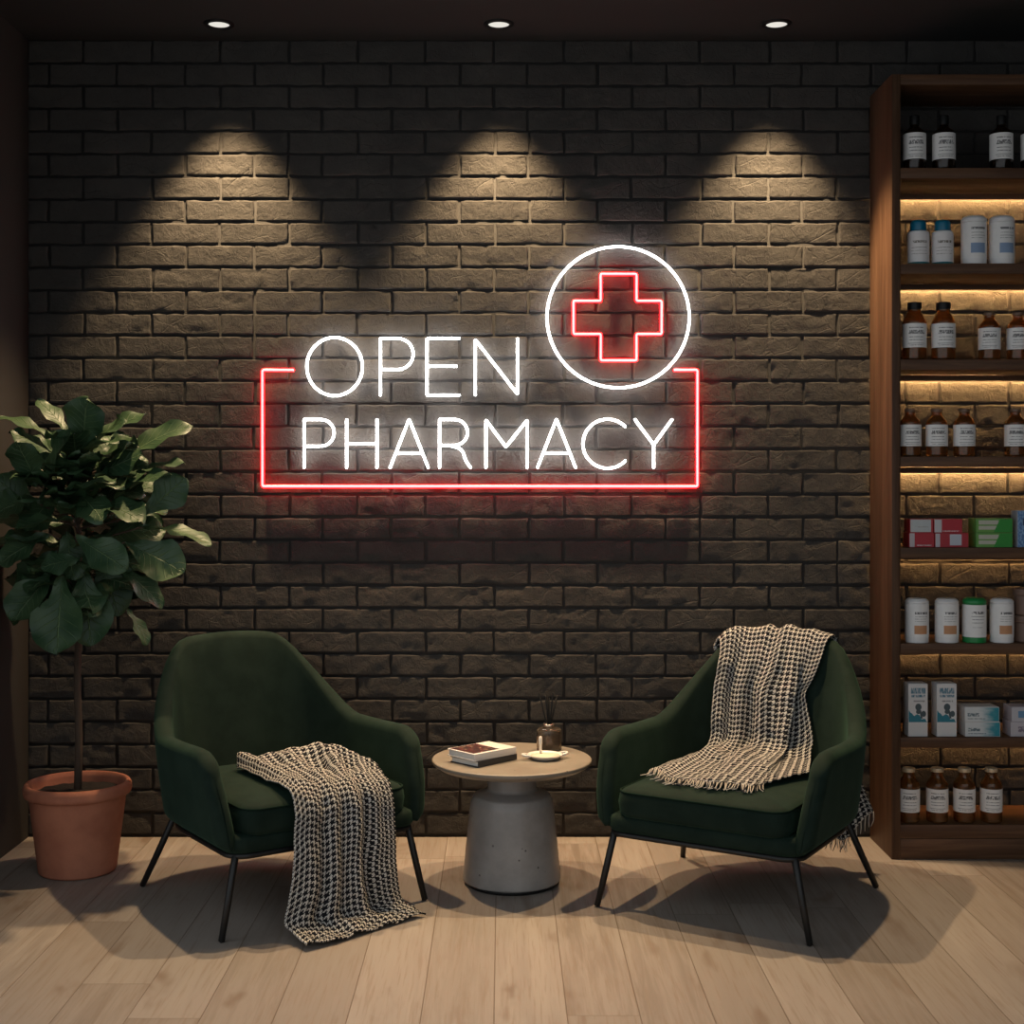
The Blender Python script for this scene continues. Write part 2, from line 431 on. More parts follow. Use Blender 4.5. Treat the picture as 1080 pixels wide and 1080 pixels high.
def brick_wall():
    mb = MB(); mb.add(box(XL, XR, YB + .0015, YB + .1, 0, H), 1)
    P = .2493; R = .08255; joint = .0075; V = []; F = []
    rows = []                                       # rows counted from the ceiling; the top one is cut
    z1 = 1.33 + (497 - 66.7) / 290.
    rows.append((z1, H))
    k = 0
    while z1 - R * k > 0: rows.append((max(z1 - R * (k + 1), 0), z1 - R * k)); k += 1
    xa = (88 - 530) / 290.; xb = (51.2 - 530) / 290.
    rr = random.Random(3)
    for ri, (za, zb) in enumerate(rows):
        if zb - za < .015: continue
        x = (xa if ri % 2 == 0 else xb); x -= P * math.ceil((x - XL) / P); cuts = [x]
        while x < XR + .3: x += P; cuts.append(x + rr.uniform(-.004, .004))
        for c0, c1 in zip(cuts, cuts[1:]):
            segs = [(c0, c1)]
            if rr.random() < .02: mm = (c0 + c1) / 2; segs = [(c0, mm), (mm, c1)]
            for b0, b1 in segs:
                b0 = max(b0 + joint / 2, XL); b1 = min(b1 - joint / 2, XR)
                if b1 - b0 < .02: continue
                zl, zh = za + (joint / 2 if za > 0 else 0), zb - (joint / 2 if zb < H else 0)
                nx = max(4, int((b1 - b0) / .0105)); nz = max(4, int((zh - zl) / .0105))
                u = np.concatenate([[0, .012], np.linspace(.03, .97, nx), [.988, 1]]); w = np.concatenate([[0, .035], np.linspace(.085, .915, nz), [.965, 1]])
                U, W_ = np.meshgrid(u, w, indexing='ij')
                X = b0 + (b1 - b0) * U; Z = zl + (zh - zl) * W_
                s = rr.randrange(1000)
                edge = np.minimum(np.minimum(X - b0, b1 - X), np.minimum(Z - zl, zh - Z))
                wob = vnoise(X * 22, Z * 22, s) * .004
                X = X + np.where((U > 0.02) & (U < .98), 0, vnoise(Z * 45, Z * 0 + s, s) * .004); Z = Z + np.where((W_ > .04) & (W_ < .96), 0, vnoise(X * 32, X * 0 + s, s) * .004)
                ins = np.clip(edge / .0035, 0, 1); rim = 1 - np.sqrt(1 - (1 - ins) ** 2)
                d = vnoise(X * 9, Z * 14, s) * .0013 + vnoise(X * 38, Z * 44, s + 7) * .0018 + vnoise(X * 90, Z * 90, s + 3) * .0016
                chip = np.clip(vnoise(X * 17 + 5, Z * 20, s + 11) - .22, 0, 1) * .03 * np.clip(1 - edge / .03, 0, 1)
                crack = np.clip(.03 - np.abs(vnoise(X * 9, Z * 12, s + 19) - .05), 0, 1) * .10 * (1 if rr.random() < .45 else .3)
                Y = YB - .0035 + rr.uniform(-.0009, .0009) + (U - .5) * rr.uniform(-.0016, .0016) + (W_ - .5) * rr.uniform(-.0008, .0008) + d + chip + crack + wob * .25
                Y = Y + rim * .0045
                Y = np.minimum(Y, YB + .0005); Y[[0, -1], :] = YB + .0025; Y[:, [0, -1]] = YB + .0025
                o = len(V); V += list(map(tuple, np.stack([X, Y, Z], -1).reshape(-1, 3)))
                F += [tuple(q + o for q in f) for f in grid_faces(len(u), len(w))]
    mb.add((V, F)); return mb
struct(brick_wall().build('wall_back', [M['brick'], M['mortar']]))

# ------------------------------------------------------------------ downlights
SPOT_W = 212.
def downlight(x, label):
    t = thing('ceiling_downlight', label, 'ceiling light', (x, 4.81, H), 0, 'recessed ceiling downlights')
    one('trim_ring', lathe(fillet([(.036, -.001), (.0375, -.007), (.052, -.005), (.053, .001), (.036, .001)], .002), 40), M['black'], t)
    one('lens', lathe([(0, -.0045), (.030, -.004), (.0365, -.002)], 40), M['lens'], t)
    L = bpy.data.lights.new('spot', 'SPOT'); L.energy = SPOT_W; L.color = (1., .71, .40); L.spot_size = math.radians(71); L.spot_blend = .5; L.shadow_soft_size = .032
    o = bpy.data.objects.new('spot_lamp', L); C.objects.link(o); o.parent = t; o.location = (0, 0, -.02); o.rotation_euler = (math.radians(-5.), 0, 0)
downlight(-.992, 'round recessed downlight above the fig tree and left chair, leftmost of three')
downlight(-.013, 'round recessed downlight above the neon lettering, middle of three')
downlight(.959, 'round recessed downlight nearest the wooden shelf, rightmost of three')

# ------------------------------------------------------------------ neon sign
SY = 4.970
def S(px, py): return ((px - 530) / 292.4, 0., 1.33 - (py - 497) / 292.4)
def arc(cx, cy, rx, ry, a0, a1, n=28):
    return [S(cx + rx * math.cos(math.radians(a0 + (a1 - a0) * k / n)), cy - ry * math.sin(math.radians(a0 + (a1 - a0) * k / n))) for k in range(n + 1)]
def bowl(x0, y0, x1, y1):                                   # from stem top right round to stem
    r = (y1 - y0) / 2; return [S(x0, y0)] + arc(x1 - r, y0 + r, r, r, 90, -90, 20) + [S(x0, y1)]
sign = thing('neon_sign', 'white and red neon pharmacy sign with cross, glowing on the brick wall', 'neon sign', (0, SY, 0))
RW = .0042
def glyph(name, strokes, label, closed=False):
    mb = MB()
    for s in strokes: mb.add(tube(s, RW, 10, closed))
    o = mb.build(name, M['neon_white'], sign); o['label'] = label; return o
L_ = lambda *p: [S(*q) for q in p]
glyph('letter', [arc(352.5, 386.4, 29.4, 30.8, 0, 360, 56)[:-1]], 'white neon letter O', True)
glyph('letter', [L_((401, 417), (401, 356.6)), bowl(401, 356.6, 435.6, 389.5)], 'white neon letter P of the upper word')
glyph('letter', [roundpath(L_((484.6, 356.6), (450.2, 356.6), (450.2, 416.6), (484.6, 416.6)), .005), L_((450.2, 386), (481.5, 386))], 'white neon letter E')
glyph('letter', [roundpath(L_((501.2, 416.6), (501.2, 358), (545.8, 415.5), (545.8, 356.6)), .004)], 'white neon letter N')
glyph('letter', [L_((320.3, 493.5), (320.3, 442.3)), bowl(320.3, 442.3, 352, 470.5)], 'white neon letter P of the lower word')
glyph('letter', [L_((365.2, 442), (365.2, 493.5)), L_((397.3, 442), (397.3, 493.5)), L_((365.2, 468), (397.3, 468))], 'white neon letter H')
glyph('letter', [roundpath(L_((411, 493.5), (431.3, 442), (451.6, 493.5)), .004), L_((417, 478), (445.5, 478))], 'white neon letter A before the R')
glyph('letter', [L_((463.4, 493.5), (463.4, 442.3)), bowl(463.4, 442.3, 493, 469.6), roundpath(L_((474, 469.6), (487.5, 473.5), (491, 486), (496.5, 493.5)), .03)], 'white neon letter R')
glyph('letter', [roundpath(L_((512.5, 493.5), (512.5, 443), (533.6, 471.3), (556, 443), (556, 493.5)), .004)], 'white neon letter M')
glyph('letter', [roundpath(L_((566.8, 493.5), (587, 442), (607.4, 493.5)), .004), L_((572.5, 478), (601.5, 478))], 'white neon letter A after the M')
glyph('letter', [arc(641, 468, 26, 26, 43, 317, 36)], 'white neon letter C')
glyph('letter', [L_((669.7, 442), (689.8, 469)), L_((709.4, 442), (689.8, 469)), L_((689.8, 467), (689.8, 493.5))], 'white neon letter Y')
glyph('circle', [arc(652.2, 334.2, 75.2, 74.6, 0, 360, 96)[:-1]], 'white neon ring around the cross', True)
def red(name, path, closed, label):
    P = roundpath(path, .006, closed); o = one(name, tube(P, .0040, 10, closed), M['neon_red'], sign); o['label'] = label
    j = one('jacket', tube([(p[0], p[1] + .004, p[2]) for p in P], 0.0066, 10, closed), M['neon_jacket'], o); return o  # wider glowing tube added behind the core for its red rim and halo
red('cross', L_((633.9, 288.5), (671.6, 288.5), (671.6, 317), (698, 317), (698, 352), (671.6, 352), (671.6, 379.8), (633.9, 379.8), (633.9, 352), (605.2, 352), (605.2, 317), (633.9, 317)), True, 'red neon outline of a cross')
red('frame', L_((309, 390), (276.2, 390), (276.2, 513), (736, 513), (736, 390), (711.5, 390)), False, 'red neon open frame under the lettering')
for p in [(352.5, 355.8), (352.5, 417), (401, 400), (450.2, 400), (501.2, 400), (545.8, 400), (320.3, 482), (365.2, 482), (397.3, 482), (421, 468), (441.5, 468), (463.4, 482), (512.5, 482), (556, 482), (577, 468), (597, 468), (615, 468), (689.8, 484),
          (652.2, 259.6), (652.2, 408.8), (577, 334), (727.4, 334), (605.2, 334), (698, 334), (652, 288.5), (652, 379.8), (276.2, 440), (736, 440), (400, 513), (520, 513), (630, 513)]:
    a = S(*p); one('standoff_peg', tube([(a[0], .004, a[2]), (a[0], .0275, a[2])], .0028, 6), M['acrylic'], sign)

# ------------------------------------------------------------------ armchairs
W0, YF0, YB0, RC, ZB, TK = .309, -.322, .30, .235, .252, .058
LS = YB0 - RC - YF0; LA = RC * PI / 2; LBH = W0 - RC; HALF = LS + LA + LBH
def upath(d):
    """point and outward normal on the U at distance d from the middle of the back (signed)"""
    s = 1 if d >= 0 else -1; a = abs(d)
    if a < LBH: p, n = (a, YB0), (0, 1)
    elif a < LBH + LA:
        t = (a - LBH) / RC; p, n = (LBH + RC * math.sin(t), YB0 - RC + RC * math.cos(t)), (math.sin(t), math.cos(t))
    else: p, n = (W0, YB0 - RC - (a - LBH - LA)), (1, 0)
    return np.array((p[0] * s, p[1])), np.array((n[0] * s, n[1]))
def top_h(d):
    a = abs(d); h = .785 - .42 * min(a, .25) ** 2 - .241 * float(sstep(.145, .425, a)) + .006 * float(sstep(.45, .75, a)); return h
def shell_pt(d, z, off):
    """point of the shell at path distance d, height z, off = outward from the centre line"""
    p, n = upath(d); hz = max(z - ZB, 0)
    fl = .029 * math.sin(min(hz / .30, 1) * PI / 2)
    bk = float(sstep(-.05, .25, p[1])); fr = float(sstep(-.02, -.30, p[1]))
    q = p + n * (off + fl * (1 - .38 * bk))
    q[1] += bk * (.14 * hz + .12 * hz * hz) + fr * .30 * max(hz - .02, 0) * min(1, hz / .2)
    return np.array((q[0], q[1], z))
def make_shell():
    e = np.concatenate([np.array([0, .0012, .004, .009, .016, .025, .036, .05, .066, .085, .105]), np.linspace(.135, HALF, 26)])
    ds = np.concatenate([HALF - e, -(HALF - e[:-1])[::-1]]); V = []; nring = 0
    for d in ds:
        en = HALF - abs(d); rf = .075
        h = top_h(d)
        if en < rf: h -= rf * .9 * (1 - math.sqrt(max(0, 1 - (1 - en / rf) ** 2)))
        tk = TK * (1 - .25 * float(sstep(.35, .2, abs(d))))
        if en < tk / 2: tk = max(tk * math.sqrt(max(0, 1 - (1 - 2 * en / tk) ** 2)), .004)
        ro = tk / 2; zc = h - ro; ring = []
        zb = ZB
        for k in range(5): a = PI / 2 * (1 - k / 4); ring.append((ro - .03 * min(1, ro / .02) * (1 - math.cos(a)), zb + .03 * (1 - math.sin(a))))
        for t in np.linspace(0, 1, 12)[1:-1]: ring.append((ro, zb + .03 + (zc - zb - .03) * t))
        for k in range(9): a = PI * k / 8; ring.append((ro * math.cos(a), zc + ro * math.sin(a)))
        for t in np.linspace(1, 0, 12)[1:-1]: ring.append((-ro, zb + .03 + (zc - zb - .03) * t))
        ring.append((-ro, zb + .015)); ring.append((-ro * .6, zb))
        nring = len(ring); V += [shell_pt(d, z, o) for o, z in ring]
    n = len(ds); F = []
    for i in range(n - 1):
        for k in range(nring):
            k2 = (k + 1) % nring; F.append((i * nring + k, i * nring + k2, (i + 1) * nring + k2, (i + 1) * nring + k))
    F.append(tuple(range(nring))[::-1]); F.append(tuple((n - 1) * nring + k for k in range(nring)))
    return V, F
def d_outline(hw, yf, yb, rf, rb, n=10):
    """closed outline, rounded front and back corners, from the front middle anticlockwise"""
    pts = []
    for cx, cy, r, a0 in ((hw - rf, yf + rf, rf, -90), (hw - rb, yb - rb, rb, 0), (-hw + rb, yb - rb, rb, 90), (-hw + rf, yf + rf, rf, 180)):
        for k in range(n + 1): a = math.radians(a0 + 90 * k / n); pts.append((cx + r * math.cos(a), cy + r * math.sin(a)))
    out = []                                              # resample the straights
    for i, p in enumerate(pts):
        q = pts[(i + 1) % len(pts)]; m_ = max(1, int(math.hypot(q[0] - p[0], q[1] - p[1]) / .05))
        for k in range(m_): out.append((p[0] + (q[0] - p[0]) * k / m_, p[1] + (q[1] - p[1]) * k / m_))
    return out
def pad(outline, prof, crown=0., cz=None):
    """stack of outline rings (inset, z) closed by fans; insets scale toward the centre"""
    o = np.array(outline); c = np.array((0, o[:, 1].mean())); n = len(o); V = []; F = []
    nrm = np.roll(o, -1, 0) - np.roll(o, 1, 0); nrm = np.stack([nrm[:, 1], -nrm[:, 0]], 1); nrm /= np.linalg.norm(nrm, axis=1)[:, None]
    for ins, z, sc_ in prof:
        q = c + (o - nrm * ins - c) * sc_; V += [(a, b, z) for a, b in q]
    for i in range(len(prof) - 1):
        for k in range(n): k2 = (k + 1) % n; F.append((i * n + k, i * n + k2, (i + 1) * n + k2, (i + 1) * n + k))
    V.append((c[0], c[1], prof[0][1])); V.append((c[0], c[1], prof[-1][1])); L = (len(prof) - 1) * n
    for k in range(n): k2 = (k + 1) % n; F.append((k2, k, len(V) - 2)); F.append((L + k, L + k2, len(V) - 1))
    return V, F
CUSH = d_outline(.270, -.338, .262, .055, .17)
def make_chair(label, loc, rz):
    t = thing('armchair', label, 'armchair', loc, rz, 'green armchairs')
    one('shell', make_shell(), M['velvet'], t)
    base = d_outline(.312, -.330, .285, .06, .22)
    one('seat_base', pad(base, [(.03, .238, 1), (.008, .241, 1), (.0, .250, 1), (.0, .278, 1), (.006, .287, 1), (.02, .290, 1), (.03, .290, .5)]), M['velvet'], t)
    cu = one('seat_cushion', pad(CUSH, [(.04, .286, 1), (.012, .288, 1), (.002, .296, 1), (.0, .306, 1), (-.003, .33, 1), (.0, .352, 1), (.005, .361, 1), (.014, .3685, 1), (.022, .372, 1), (.022, .378, .90), (.022, .384, .76), (.022, .389, .58), (.022, .392, .36), (.022, .393, .15)]), M['velvet'], t)
    one('piping', tube([(p[0] * .989, p[1] * .991 , .3635) for p in CUSH], .0034, 6, True), M['piping'], cu)
    one('frame', tube([(p[0] * .965, p[1] * .965, .232) for p in base], .0085, 8, True), M['black_metal'], t)
    for (tx, ty), (fx, fy) in (((-.285, -.30), (-.335, -.318)), ((.285, -.30), (.335, -.318)), ((.27, .215), (.335, .318)), ((-.27, .215), (-.335, .318))):
        lg = one('leg', tube([(tx, ty, .232), (tx * .5 + fx * .5, ty * .5 + fy * .5, .116), (fx, fy, .004)], [.0105, .0105, .0092], 12), M['black_metal'], t)
    return t
LC = ((-.697, 4.33, 0), math.radians(34.5)); RCH = ((.741, 4.294, 0), math.radians(-31.5))
chair = make_chair('dark green velvet armchair between the potted fig tree and the round table', *LC)
dup(chair, RCH[0], RCH[1], 'dark green velvet armchair between the round table and the wooden shelf')

# ------------------------------------------------------------------ side table and what is on it
TX, TY, TZ = .03, 4.45, .402
t = thing('side_table', 'round pale concrete side table with tapered drum base between the two armchairs', 'side table', (TX, TY, 0))
one('tabletop', lathe(fillet([(0, TZ - .030), (.10, TZ - .030), (.235, TZ - .026), (.2575, TZ - .012), (.2585, TZ - .003), (.255, TZ), (0, TZ)], .004), 96), M['concrete_top'], t)
one('pedestal', lathe(fillet([(0, .012), (.155, .012), (.1585, .016), (.1575, .03), (.134, .262), (.124, .286), (.084, .300), (.080, .306), (.0805, .3725), (0, .3725)], .006, 4), 72), M['concrete'], t)
one('base_ring', lathe([(0, .0), (.146, .0), (.150, .004), (.150, .0125), (0, .0125)], 64), M['black'], t)

def book(name, label, cx, cy, z, w, d, h, rz, cover, spine, photo=False):
    """w along the spine's normal ... local: spine on -x side"""
    t = thing(name, label, 'book', (cx, cy, z), rz)
    c = .0028; mb = MB()
    mb.add(box(-w / 2, w / 2, -d / 2, d / 2, 0, c, .0008)).add(box(-w / 2, w / 2, -d / 2, d / 2, h - c, h, .0008))
    sharp(mb.build('cover', cover, t))
    sharp(one('spine', box(-w / 2, -w / 2 + .004, -d / 2, d / 2, c * .9, h - c * .9, .0008), spine, t))
    one('pages', box(-w / 2 + .0045, w / 2 - .004, -d / 2 + .004, d / 2 - .004, c, h - c), M['paper'], t, False)
    if photo:
        a, b, e, f = -w * .40, w * .5 - .004, -d * .16, d * .5 - .006
        one('cover_photo', ([(a, e, h + .0004), (b, e, h + .0004), (b, f, h + .0004), (a, f, h + .0004)], [(0, 1, 2, 3)]), M['photo'], t, False, [(0, 0), (1, 0), (1, 1), (0, 1)])
    return t
ba = math.atan2(.121, .117)                              # long axis of the books runs back to the right
bx_, by_ = -.060, 4.406
book('book', 'dark covered book with a grey spine, lying under the white photo book', bx_, by_, TZ + .0003, .128, .175, .020, ba + PI / 2, M['dark_cover'], M['dark_cover'])
book('book', 'white book with a dark red photo on its cover, on top of the dark book', bx_ - .006, by_ - .002, TZ + .0206, .132, .178, .022, ba + PI / 2 - .06, M['white_cover'], M['white_cover'], True)

t = thing('reed_diffuser', 'smoky glass reed diffuser with black reeds at the back of the round table', 'reed diffuser', (.155, 4.575, TZ + .0003))
one('glass_jar', lathe(fillet([(0, 0), (.040, 0), (.042, .004), (.042, .066), (.036, .073), (.017, .077), (.016, .085), (.0125, .085), (.0125, .076), (.036, .070), (.038, .064), (.038, .008), (0, .008)], .002), 40), M['clear'], t)
one('liquid', lathe([(0, .0085), (.0372, .0085), (.0372, .046), (0, .046)], 36), M['liquid'], t)
one('collar', lathe([(.0165, .077), (.0195, .078), (.0195, .0875), (.0165, .0885), (.0126, .0885)], 28), M['silver'], t)
for k, (a, b) in enumerate([(-.034, .010), (-.012, -.012), (.001, .016), (.012, -.010), (.028, .006), (.024, .018), (-.006, .022)]):
    one('reed', tube([(-a * .22, -b * .22, .012), (a * .35, b * .35, .10), (a, b, .193 - .012 * (k % 3))], .0023, 6), M['black'], t)
t = thing('ceramic_dish', 'small white ceramic dish with two ear handles in front of the reed diffuser', 'dish', (.137, 4.435, TZ + .0003), math.radians(14))
one('bowl', lathe(fillet([(0, .003), (.034, 0), (.042, .003), (.056, .013), (.0575, .0155), (.0545, .0155), (.044, .008), (0, .006)], .002), 40), M['ceramic'], t)
for s in (-1, 1): one('handle', tube(roundpath([(s * .052, -.014, .0125), (s * .074, -.010, .016), (s * .074, .012, .017), (s * .052, .016, .0125)], .012), .0042, 8), M['ceramic'], t)
one('contents', lathe([(0, .016), (.03, .0145), (.048, .0115), (.047, .009), (0, .0085)], 36), M['cream'], t)
t = tag(one('glass_dropper', tube([(0, 0, .0), (0, 0, .028), (0, 0, .030), (0, 0, .052)], [.0045, .0045, .006, .0055], 12), M['ceramic'], loc=(.123, 4.4485, TZ + .0165)), 'short white dropper standing up in the small ceramic dish', 'dropper')  # plain white upright shape, not identified as a particular item

# ------------------------------------------------------------------ shelf
X0, X1, YS, YW = 1.333, 2.62, 4.708, 4.9895
shelf = thing('display_shelf', 'tall walnut display shelf with warm lit bays against the brick wall', 'shelf', (X0, YS, 0))
SW, SD = X1 - X0, YW - YS
for xx in (0, SW - .030): sharp(one('side_panel', box(xx, xx + .030, 0, SD, 0, 2.69, .0015), M['walnut_up'], shelf))
TOPS = [2.369, 2.042, 1.713, 1.380, 1.068, .739, .418, .119]
sharp(one('top_board', box(.0305, SW - .0305, 0.001, SD, 2.654, 2.6895, .0015), M['walnut'], shelf))
for z in TOPS:
    if z < .2:
        sharp(one('bottom_board', box(.0305, SW - .0305, .001, SD, z - .047, z, .0015), M['walnut'], shelf))
        sharp(one('plinth', box(.0305, SW - .0305, .003, .03, 0, z - .0485, .0015), M['walnut'], shelf)); continue
    b = sharp(one('shelf_board', box(.0305, SW - .0305, .001, SD - .002, z - .036, z, .0015), M['walnut'], shelf))
    one('light_rail', box(.0315, SW - .0315, 0.257, .263, z - .057, z - .0362, .001), M['walnut'], b)
    one('led_strip', box(.035, SW - .035, .268, .277, z - .0395, z - .0365), M['led'] if z > 1.2 else M['led_dim'], b)

SIZ = 1450 / 4.755
def SX(px): return (px - 530) / SIZ
def bottle_parts(t, r, h, lz, glass, cap, capr, caph, sh0, sh1):
    nr = capr * .9
    one('glass_body', lathe(fillet([(0, .003), (r * .8, 0), (r, .003), (r, sh0), (nr, sh1), (nr, h - caph), (nr * .8, h - caph), (nr * .8, sh1 + .001), (r - .004, sh0 - .002), (r - .003, .006), (0, .007)], .006, 4), 40), glass, t)
    one('cap', lathe(fillet([(0, h - caph - .003), (capr, h - caph - .001), (capr, h - .002), (capr - .002, h), (0, h)], .0015), 28), cap, t)
    label_on(t, r + .0006, lz[0], lz[1], M['bottle_label'], 120)
def label_on(t, r, z0, z1, m, span=110, name='label', rot=0.):
    n = 20; V, uv = [], []
    for k in range(n + 1):
        a = math.radians(-90 - span + 2 * span * k / n + rot)
        for z in (z0, z1): V.append((r * math.cos(a), r * math.sin(a), z)); uv.append((k / n * 2 - .5, 0. if z == z0 else 1.))
    V2 = [(x * (1 - .0004 / r), y * (1 - .0004 / r), z) for x, y, z in V]
    F = grid_faces(n + 1, 2); o = len(V); F += [tuple(i + o for i in f[::-1]) for f in grid_faces(n + 1, 2)]
    return one(name, (V + V2, F), m, t, True, uv + uv)
def place(proto, px, z, rz, label, group, dy=0.):
    return dup(proto, (SX(px), 4.755 + dy, z + .0004), rz, label, group) if proto.get('used') else first(proto, px, z, rz, label, group, dy)
def first(p, px, z, rz, label, group, dy):
    p.location = (SX(px), 4.755 + dy, z + .0004); p.rotation_euler = (0, 0, rz); p['label'] = label; p['group'] = group; p['used'] = 1; return p
def proto(name, cat): return thing(name, 'unplaced', cat)
R = random.Random(5)
def rz(): return R.uniform(-.25, .25) - .30
# dark dropper bottles on the top shelf
p = proto('medicine_bottle', 'bottle'); bottle_parts(p, .0385, .190, (.034, .124), M['dark_amber'], M['black'], .0165, .032, .130, .150)
Z = TOPS[0]; G = 'dark bottles on the top shelf'
for px, l in ((964.5, 'dark bottle with white label against the left end of the top shelf'), (995.5, 'dark bottle with white label, second from the left on the top shelf'), (1056, 'dark bottle with white label right of the gap on the top shelf'), (1089, 'dark bottle cut by the right picture edge on the top shelf')): place(p, px, Z, rz() * .6, l, G)
# tall amber bottles
p = proto('amber_bottle', 'bottle'); bottle_parts(p, .040, .200, (.042, .125), M['amber'], M['black'], .0245, .024, .134, .168)
Z = TOPS[2]; G = 'black capped amber bottles'
place(p, 964.5, Z, rz() * .6, 'tall amber bottle with black cap at the left end of its shelf', G); place(p, 995, Z, rz() * .6, 'tall amber bottle with black cap, the one further from the shelf side', G)
p = proto('amber_bottle', 'bottle'); bottle_parts(p, .0365, .166, (.036, .110), M['amber'], M['cork'], .019, .010, .120, .142)
G = 'small bronze capped amber bottles'
place(p, 1043.5, Z, rz() * .6, 'small amber bottle beside the gap on the black capped bottles shelf', G); place(p, 1073.5, Z, rz() * .6, 'small amber bottle at the right picture edge on the black capped bottles shelf', G)
Z = TOPS[3]
for px, l in ((960, 'small amber bottle against the left end of the fourth shelf from the top'), (988, 'small amber bottle, second from left on the fourth shelf from the top'), (1017, 'small amber bottle just left of the gap on the fourth shelf'), (1071, 'small amber bottle right of the gap on the fourth shelf')): place(p, px, Z, rz() * .6, l, G)
p = proto('amber_bottle', 'bottle'); bottle_parts(p, .0365, .186, (.038, .117), M['amber'], M['gold'], .0215, .013, .132, .157)
Z = TOPS[7]; G = 'gold capped amber bottles on the bottom shelf'
for px, l in ((958.5, 'gold capped amber bottle at the left end of the bottom shelf'), (988.5, 'gold capped amber bottle, second from the left on the bottom shelf'), (1017, 'gold capped amber bottle, third from the left on the bottom shelf'), (1045.5, 'gold capped amber bottle, rightmost on the bottom shelf')): place(p, px, Z, rz() * .6, l, G)
# teal capped bottles
p = proto('lotion_bottle', 'bottle')
one('body', lathe(fillet([(0, 0), (.0355, 0), (.0362, .004), (.0362, .110), (.033, .116), (.024, .117), (0, .117)], .003), 36), M['white_plastic'], p)
one('cap', lathe(fillet([(0, .1165), (.0275, .1165), (.0262, .148), (.021, .154), (0, .155)], .004), 32), M['teal'], p)
label_on(p, .0368, .001, .106, M['teal_label'], 150)
Z = TOPS[1]; G = 'teal capped bottles'
place(p, 968.5, Z, -.32, 'white bottle with teal cap nearest the shelf side', G); place(p, 994, Z, -.25, 'white bottle with teal cap beside the white canisters', G)
def canister(name, cat, r, h, body, lid, lab, lid_h=.016):
    p = proto(name, cat)
    one('body', lathe(fillet([(0, 0), (r - .001, 0), (r, .003), (r, h - lid_h), (0, h - lid_h)], .002), 40), body, p)
    one('lid', lathe(fillet([(0, h - lid_h), (r + .0004, h - lid_h), (r + .0004, h - .010), (r - .008, h - .001), (r - .012, h), (0, h)], .003), 40), lid, p)
    label_on(p, r + .0006, .02, h - lid_h - .003, lab, 125); return p
p = canister('white_canister', 'canister', .0425, .168, M['white_plastic'], M['white_plastic'], M['canister_label'], .022)
G = 'white canisters with blue panels'
place(p, 1027, Z, -.33, 'white canister with pale blue panel beside the teal capped bottles', G); place(p, 1056.5, Z, -.28, 'white canister with pale blue panel nearest the right picture edge', G)
p = canister('powder_canister', 'canister', .0395, .152, M['white_plastic'], M['white_plastic'], M['orange_label'])
Z = TOPS[5]; G = 'white canisters with orange panels'
place(p, 967, Z, -.28, 'white canister with orange panel at the left end of its shelf', G); place(p, 998.5, Z, -.33, 'white canister with orange panel just left of the green lidded one', G); place(p, 1056.5, Z, -.3, 'white canister with orange panel just right of the green lidded one', G)
p = canister('powder_canister', 'canister', .0395, .154, M['green_plastic'], M['green_plastic'], M['green_label'], .020)
first(p, 1027.5, Z, -.3, 'white labelled canister with green lid and green foot', 'green lidded canister', 0); del p['group']
# brown tub stack at the right edge
for k, l in ((0, 'brown tub at the right picture edge, lower of two stacked'), (1, 'brown tub at the right picture edge, stacked on another')):
    p = thing('brown_tub', l, 'tub', (SX(1085), 4.765, Z + .0004 + k * .0935), 0, 'stacked brown tubs')
    one('body', lathe(fillet([(0, 0), (.042, 0), (.046, .004), (.046, .068), (0, .068)], .003), 36), M['brown_plastic'], p)
    one('lid', lathe(fillet([(0, .068), (.048, .068), (.048, .090), (.044, .093), (0, .093)], .003), 36), M['brown_plastic'], p)
# cartons
def carton(label, px0, px1, z, h, d, front, side, group, y=4.722, turn=0., name='medicine_box', cat='box'):
    w = (px1 - px0) / (1450 / y); x = (px0 - 530) / (1450 / y)
    t = thing(name, label, cat, (x + w / 2, y + d / 2, z + .0004), turn, group)
    V = [(-w/2, -d/2, 0), (w/2, -d/2, 0), (w/2, d/2, 0), (-w/2, d/2, 0), (-w/2, -d/2, h), (w/2, -d/2, h), (w/2, d/2, h), (-w/2, d/2, h)]
    sharp(one('carton', box(-w/2, w/2, -d/2, d/2, 0, h, .0012), side, t))
    e = .0015; yy = -d/2 - .0003
    one('front_panel', ([(-w/2 + e, yy, e), (w/2 - e, yy, e), (w/2 - e, yy, h - e), (-w/2 + e, yy, h - e)], [(0, 1, 2, 3)]), front, t, False, [(0, 0), (1, 0), (1, 1), (0, 1)])
    f = .012 if h > .04 else .006                                   # tuck flap on top
    one('tuck_flap', box(-w/2 + .002, w/2 - .002, -d/2 + .001, -d/2 + .03, h, h + .0007), side, t, False)
    return t
Z = TOPS[4]; G = 'red and white boxes'
carton('plain red box, lower left of the four red and white boxes', 959, 985.5, Z, .050, .075, M['red_front'], M['red_card'], G)
carton('red box with a pale square, lower right of the four red and white boxes', 986.2, 1021.5, Z, .049, .075, M['mixed_front_b'], M['red_card'], G)
carton('white fronted box, upper left of the four red and white boxes', 959.8, 984.2, Z + .051, .046, .072, M['white_front'], M['red_card'], G, 4.724)
carton('red box with a white left end, upper right of the four boxes', 985.2, 1015, Z + .050, .047, .072, M['mixed_front'], M['red_card'], G, 4.724)
G = 'green boxes'
carton('green and white box, lower of the two stacked', 1029.5, 1068, Z, .0495, .08, M['green_front'], M['green_card'], G)
carton('green and white box, upper of the two stacked', 1029.5, 1068, Z + .0505, .0485, .08, M['green_front'], M['green_card'], G, 4.7222)
carton('blue patterned box standing beside the green boxes at the right picture edge', 1073, 1100, Z, .126, .06, M['blue_front'], M['blue_card'], None)
Z = TOPS[6]; G = 'tall blue and white flower boxes'
